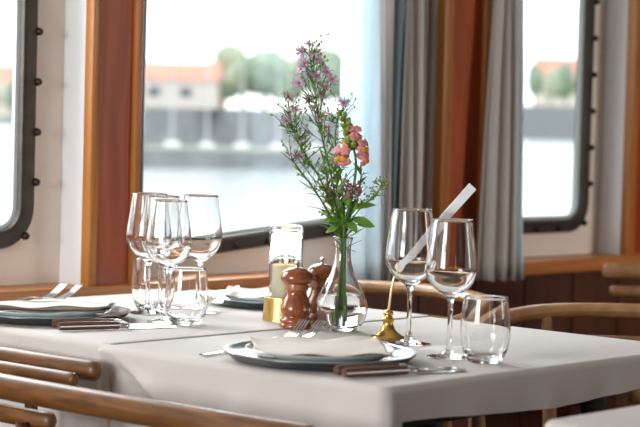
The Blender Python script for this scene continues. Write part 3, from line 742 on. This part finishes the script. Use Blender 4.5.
sprig('panicle_sprig', 'yellow-green feathery spray arching out to the right', [(346, 308, 4), (346, 250, 3), (348, 226, 2), (362, 205, -4), (375, 193, -6), (381, 181, -6)], balls(80, .016, BUD, .0017, .60), 13)
sprig('panicle_sprig', 'small yellow-green feathery spray beside the rim on the left', [(341, 308, -6), (341, 250, -4), (339, 226, -6), (330, 216, -10), (325, 213, -10)], balls(34, .012, BUD, .0018, .74), 14)

# ------------------------------------------------------------------ chairs
def rail(pts, r, sx, sy, n=14):
    P = spline(pts, 10); d0 = (P[0]-P[1]).normalized(); d1 = (P[-1]-P[-2]).normalized(); A = []; RA = []; B = []; RB = []
    for a in (88, 70, 50, 30, 12):
        t = math.radians(a); A.append(P[0]+d0*r*.8*(math.sin(t)-1)); RA.append(r*math.cos(t)); B.insert(0, P[-1]+d1*r*.8*(math.sin(t)-1)); RB.insert(0, r*math.cos(t))
    mid = [p for p in P[1:-1] if (p-P[0]).length > r*.9 and (p-P[-1]).length > r*.9]
    m = MB(); m.tube(A+mid+B, RA+[r]*len(mid)+RB, n, sx, sy); return m
def low_chair(label, loc, rz, low=(0, -.03, -.012, 0), r=.017, half=.33, OAKV=OAKV, group='chairs along the near side of the tables'):
    """chair with two near-parallel top rails; local +x faces the table"""
    t = thing('dining_chair', label, 'chair', loc, rz, group)
    rail([(.0, -half, .0), (-.012, -half*.6, .001), (-.018, 0, .002), (-.012, half*.6, .001), (.0, half, .0)], r, .75, 1.0).build('top_rail', OAKV, t)
    o = rail([(low[1], -half+low[0], low[2]), (low[1]-.006, low[0]/2-.01, low[2]), (low[1], half-.02, low[2])], r*.72, .8, 1.0).build('lower_rail', OAKV, t)
    b = -loc[2]
    for sy in (-1, 1):
        MB().tube([(-.02+low[1]*.5, sy*.21, low[2]-.004), (-.02, sy*.20, -.27), (.0, sy*.20, .43+b)], [.010, .012, .014], 12).build('back_post', OAKV, t)
    MB().rbox((.20, 0, .44+b), (.42, .44, .035), 0, .015).build('seat', OAKV, t)
    for sx, sy in ((0, -1), (0, 1), (1, -1), (1, 1)):
        MB().tube([(.38*sx+.0, sy*.21, b), (.36*sx+.02, sy*.19, .423+b)], [.012, .017], 12).build('leg', OAKV, t)
    return t
low_chair('dark oak chair pushed in at the left setting, its two rail ends beside the cloth', (1.865, 2.50, .7145), 0, (.0, -.045, -.010, 0), .0165, .325)
low_chair('brown oak chair nearest the camera, its top rail crossing the bottom left', (1.742, 1.965, .696), math.radians(1.4), (.515, .0, -.040, 0), .0195, .355)
def arm_chair(label, loc, rz, spread=.27, depth=.31, zt=.757):
    """chair with one curved rail forming arms and back; local -x faces the table"""
    t = thing('armchair', label, 'chair', (loc[0], loc[1], 0), rz, 'curved-rail armchairs beyond the table')
    P = [(0, -spread, zt-.030), (depth*.45, -spread*.97, zt-.012), (depth*.82, -spread*.68, zt), (depth, 0, zt+.004), (depth*.82, spread*.68, zt), (depth*.45, spread*.97, zt-.012), (0, spread, zt-.030)]
    rail(P, .0165, 1.25, .85).build('top_rail', OAKR, t)
    # bent back panel under the rail
    m = MB(); rs = []
    for k in range(17):
        an = math.radians(-52+104*k/16); x = depth*.25+math.cos(an)*(depth*.72-.006); y = math.sin(an)*spread*.86
        nx, ny = math.cos(an), math.sin(an)
        rs.append([(x+nx*.006, y+ny*.006, zt-.045), (x-nx*.006, y-ny*.006, zt-.045), (x-nx*.006, y-ny*.006, zt-.125), (x+nx*.006, y+ny*.006, zt-.125)])
    m.rings(rs).build('back_panel', OAKR, t)
    for sx, sy in ((.1, -1), (.1, 1), (.78, -.72), (.78, .72)):
        MB().tube([(depth*sx+.02, sy*spread*.92, 0), (depth*sx+.02, sy*spread*.9, .44), (depth*sx, sy*spread*(.98 if sx < .5 else .97), (zt-.026 if sx < .5 else zt-.006))], [.012, .016, .010], 12).build('leg', OAKR, t)
    MB().rbox((depth*.5, 0, .44), (depth*1.25, spread*1.7, .035), 0, .03).build('seat', OAKR, t)
    return t
arm_chair('light oak chair with curved rail seen behind the two wine glasses', (2.715, 2.475), math.radians(4))
arm_chair('light oak chair whose curved rail rises right of the tumbler', (2.76, 1.845), math.radians(22), .27, .37, .752)
low_chair('pale wooden chair back at the far right, below the white window reveal', (4.10, 2.385, .760), math.radians(43), (.03, .004, -.050, 0), .019, .33, OAKR, None)

# ------------------------------------------------------------------ outside: harbour
SEA = plain('grey harbour water', (.16, .20, .22), .22, spec=.6, bump=1, bscale=1.2)
QUAY = plain('grey stone quay', (.22, .23, .24), .8, var=.2, vscale=.5)
GRASS = plain('shore ground', (.36, .38, .30), .9, var=.2, vscale=.05)
TREEM = [plain('tree foliage dark', (.22, .28, .21), .9, var=.2, vscale=.4), plain('tree foliage pale', (.33, .37, .27), .9, var=.2, vscale=.4)]  # foliage colours raised to imitate haze over the shore
BARK = plain('tree bark', (.10, .08, .06), .9)
ROOFM = plain('red tiled roof', (.60, .27, .20), .8, var=.15, vscale=.8)  # roof colour paled in place of haze
HWALL = plain('rendered house wall', (.58, .52, .47), .8); HRED = plain('red painted house wall', (.55, .28, .22), .8)
HWIN = plain('house window glass', (.08, .10, .12), .1)
BOATW = plain('white boat hull', (.75, .76, .76), .3); MASTM = plain('pale mast', (.52, .53, .53), .4)
SEAZ = -2.1
structure(MB().box((900, 1000, SEAZ-.5), (3600, 3600, 1.0)).build('harbour_water', SEA, smooth=False))
F3 = Vector((_f.x, _f.y, 0)).normalized()
def shore(px_, Z, z=0):
    """spot on the far shore seen at bearing px_ (in the camera's horizontal field), Z metres away"""
    return F3*Z+_r*((px_-320)/1869.4*Z)+Vector((0, 0, z))
AZ = math.atan2(_r.y, _r.x)
def quay(label_name, p0, p1, depth, h):
    a_ = shore(*p0); b_ = shore(*p1); c_ = (a_+b_)/2+F3*depth/2
    d = b_-a_
    o = MB().box((0, 0, SEAZ+h/2-.05), (d.length, depth, h+.1)).build(label_name, QUAY, smooth=False)
    o.location = (c_.x, c_.y, 0); o.rotation_euler = (0, 0, math.atan2(d.y, d.x)); structure(o)
    g = MB().box((0, 0, SEAZ+h+.05), (d.length, depth-2, .3)).build('ground', GRASS, smooth=False); g.location = o.location; g.rotation_euler = o.rotation_euler; structure(g)
quay('quay', (128, 131), (345, 140), 7, 1.2)
quay('shore_bank', (100, 171), (360, 182), 60, 4.4)
quay('far_quay', (-120, 900), (90, 900), 100, 3)
quay('far_quay', (440, 780), (760, 830), 120, 14)
def tree(px_, Z, zb, hh, rr, k, where):
    p = shore(px_, Z, zb); t = thing('tree', where, 'tree', p, 0, 'shore trees beyond the harbour')
    MB().tube([(0, 0, 0), (0, 0, hh*.5)], [rr*.09, rr*.06], 8).build('trunk', BARK, t)
    rnd = random.Random(int(px_*7)); m = MB()
    for q in range(9):
        an = rnd.random()*6.28; R_ = rr*rnd.uniform(.2, .62); c_ = (math.cos(an)*R_, math.sin(an)*R_, hh*rnd.uniform(.42, .8)); ph = rnd.random()*6
        m.ellipsoid(c_, (rr*.5, rr*.5, hh*.24), 14, 10, None, lambda p: 1+.12*math.sin(7*p.x+ph)*math.sin(6*p.y+5*p.z))
    m.build('crown', TREEM[k], t, angle=80)
def house(px_, Z, zb, w_, d_, hh, rh, wallm, label):
    p = shore(px_, Z, zb); t = thing('house', label, 'house', p, AZ, 'houses on the far shore')
    MB().box((0, 0, hh/2), (w_, d_, hh)).build('wall', wallm, t, smooth=False)
    MB().add([(-w_*.53, -d_*.55, hh), (w_*.53, -d_*.55, hh), (w_*.53, d_*.55, hh), (-w_*.53, d_*.55, hh), (-w_*.53, 0, hh+rh), (w_*.53, 0, hh+rh)],
             [(0, 1, 5, 4), (2, 3, 4, 5), (0, 4, 3), (1, 2, 5), (3, 2, 1, 0)]).build('roof', ROOFM, t, smooth=False)
    for k in range(int(w_//3)):
        MB().box((-w_/2+1.6+k*3, -d_/2-.03, hh*.55), (1.1, .1, hh*.3)).build('window', HWIN, t, smooth=False)
G1 = 2.4
for (q, Z, hh, rr, k, lab) in ((220, 197, 5.6, 2.6, 0, 'dark tree right of the red-roofed shed across the water'), (240, 186, 6.4, 3.0, 1, 'pale tree between the masts across the water'),
                          (262, 184, 6.2, 2.8, 0, 'dark tree in the middle of the large window'), (288, 201, 6.0, 2.8, 1, 'pale tree partly behind the aster spray'),
                          (318, 195, 6.6, 3.2, 0, 'dark tree behind the asters'), (340, 206, 6.0, 3.0, 1, 'pale tree at the edge of the curtain'), (144, 194, 5.0, 2.0, 1, 'small pale tree beside the wooden post')):
    tree(q, Z, G1, hh, rr, k, lab)
house(176, 180, G1, 7.5, 5, 2.7, 1.7, HWALL, 'pale house with red roof at the left of the large window')
house(203, 216, G1, 4.5, 4, 2.2, 1.5, HRED, 'small red house beside the trees in the large window')
house(562, 905, 11.8, 30, 12, 17, 8, HWALL, 'long house with red roof in the right window')
house(-20, 1000, 1, 40, 12, 18, 10, HWALL, 'distant house behind the left window')
for (q, Z, hh, rr, k, lab) in ((530, 850, 21, 4.2, 0, 'dark tree beside the curtain in the right window'), (547, 846, 18, 4.2, 1, 'pale round tree in the middle of the right window'), (562, 852, 20, 4.2, 0, 'dark tree right of the middle of the right window'),
                          (578, 850, 19, 4.2, 1, 'pale tree near the frame of the right window'), (-14, 960, 20, 9, 1, 'pale tree at the far left window'), (18, 980, 24, 8, 0, 'dark tree at the edge of the left window')):
    tree(q, Z, 12 if q > 400 else 1, hh, rr, k, lab)
def boat(px_, Z, L_, mast, label):
    p = shore(px_, Z, SEAZ-.05); t = thing('sailing_boat', label, 'boat', p, AZ+PI/2+.1, 'white boats along the quay')
    rs = []
    for x, w_, z0 in ((-.5, .10, .3), (-.4, .14, .1), (-.1, .17, .0), (.2, .14, .05), (.42, .06, .25), (.5, .005, .5)):
        rs.append([(x*L_, w_*L_, .14*L_), (x*L_, -w_*L_, .14*L_), (x*L_, -w_*L_*.5, z0*.1*L_), (x*L_, w_*L_*.5, z0*.1*L_)])
    MB().rings(rs).build('hull', BOATW, t)
    MB().rbox((-.05*L_, 0, .14*L_+.35), (.4*L_, .18*L_, .7), 0, .15).build('cabin', BOATW, t)
    MB().tube([(.08*L_, 0, .14*L_), (.08*L_, 0, mast)], [.10, .06], 8).build('mast', MASTM, t)
    MB().tube([(.08*L_, 0, .14*L_+1.2), (-.38*L_, 0, .14*L_+1.25)], .09, 8).build('boom', MASTM, t)
for (q, Z, L_, mh, lab) in ((170, 152, 6.6, 7.5, 'white boat moored beneath the red-roofed house'), (205, 152, 6.4, 9.5, 'white sailing boat with the tallest mast across the water'), (240, 152, 6.6, 8, 'white boat third from the post across the water'),
                       (276, 152, 6.6, 9, 'white boat with a tall mast in the middle of the window'), (312, 152, 6.5, 8, 'white boat half behind the aster spray')):
    boat(q, Z, L_, mh, lab)
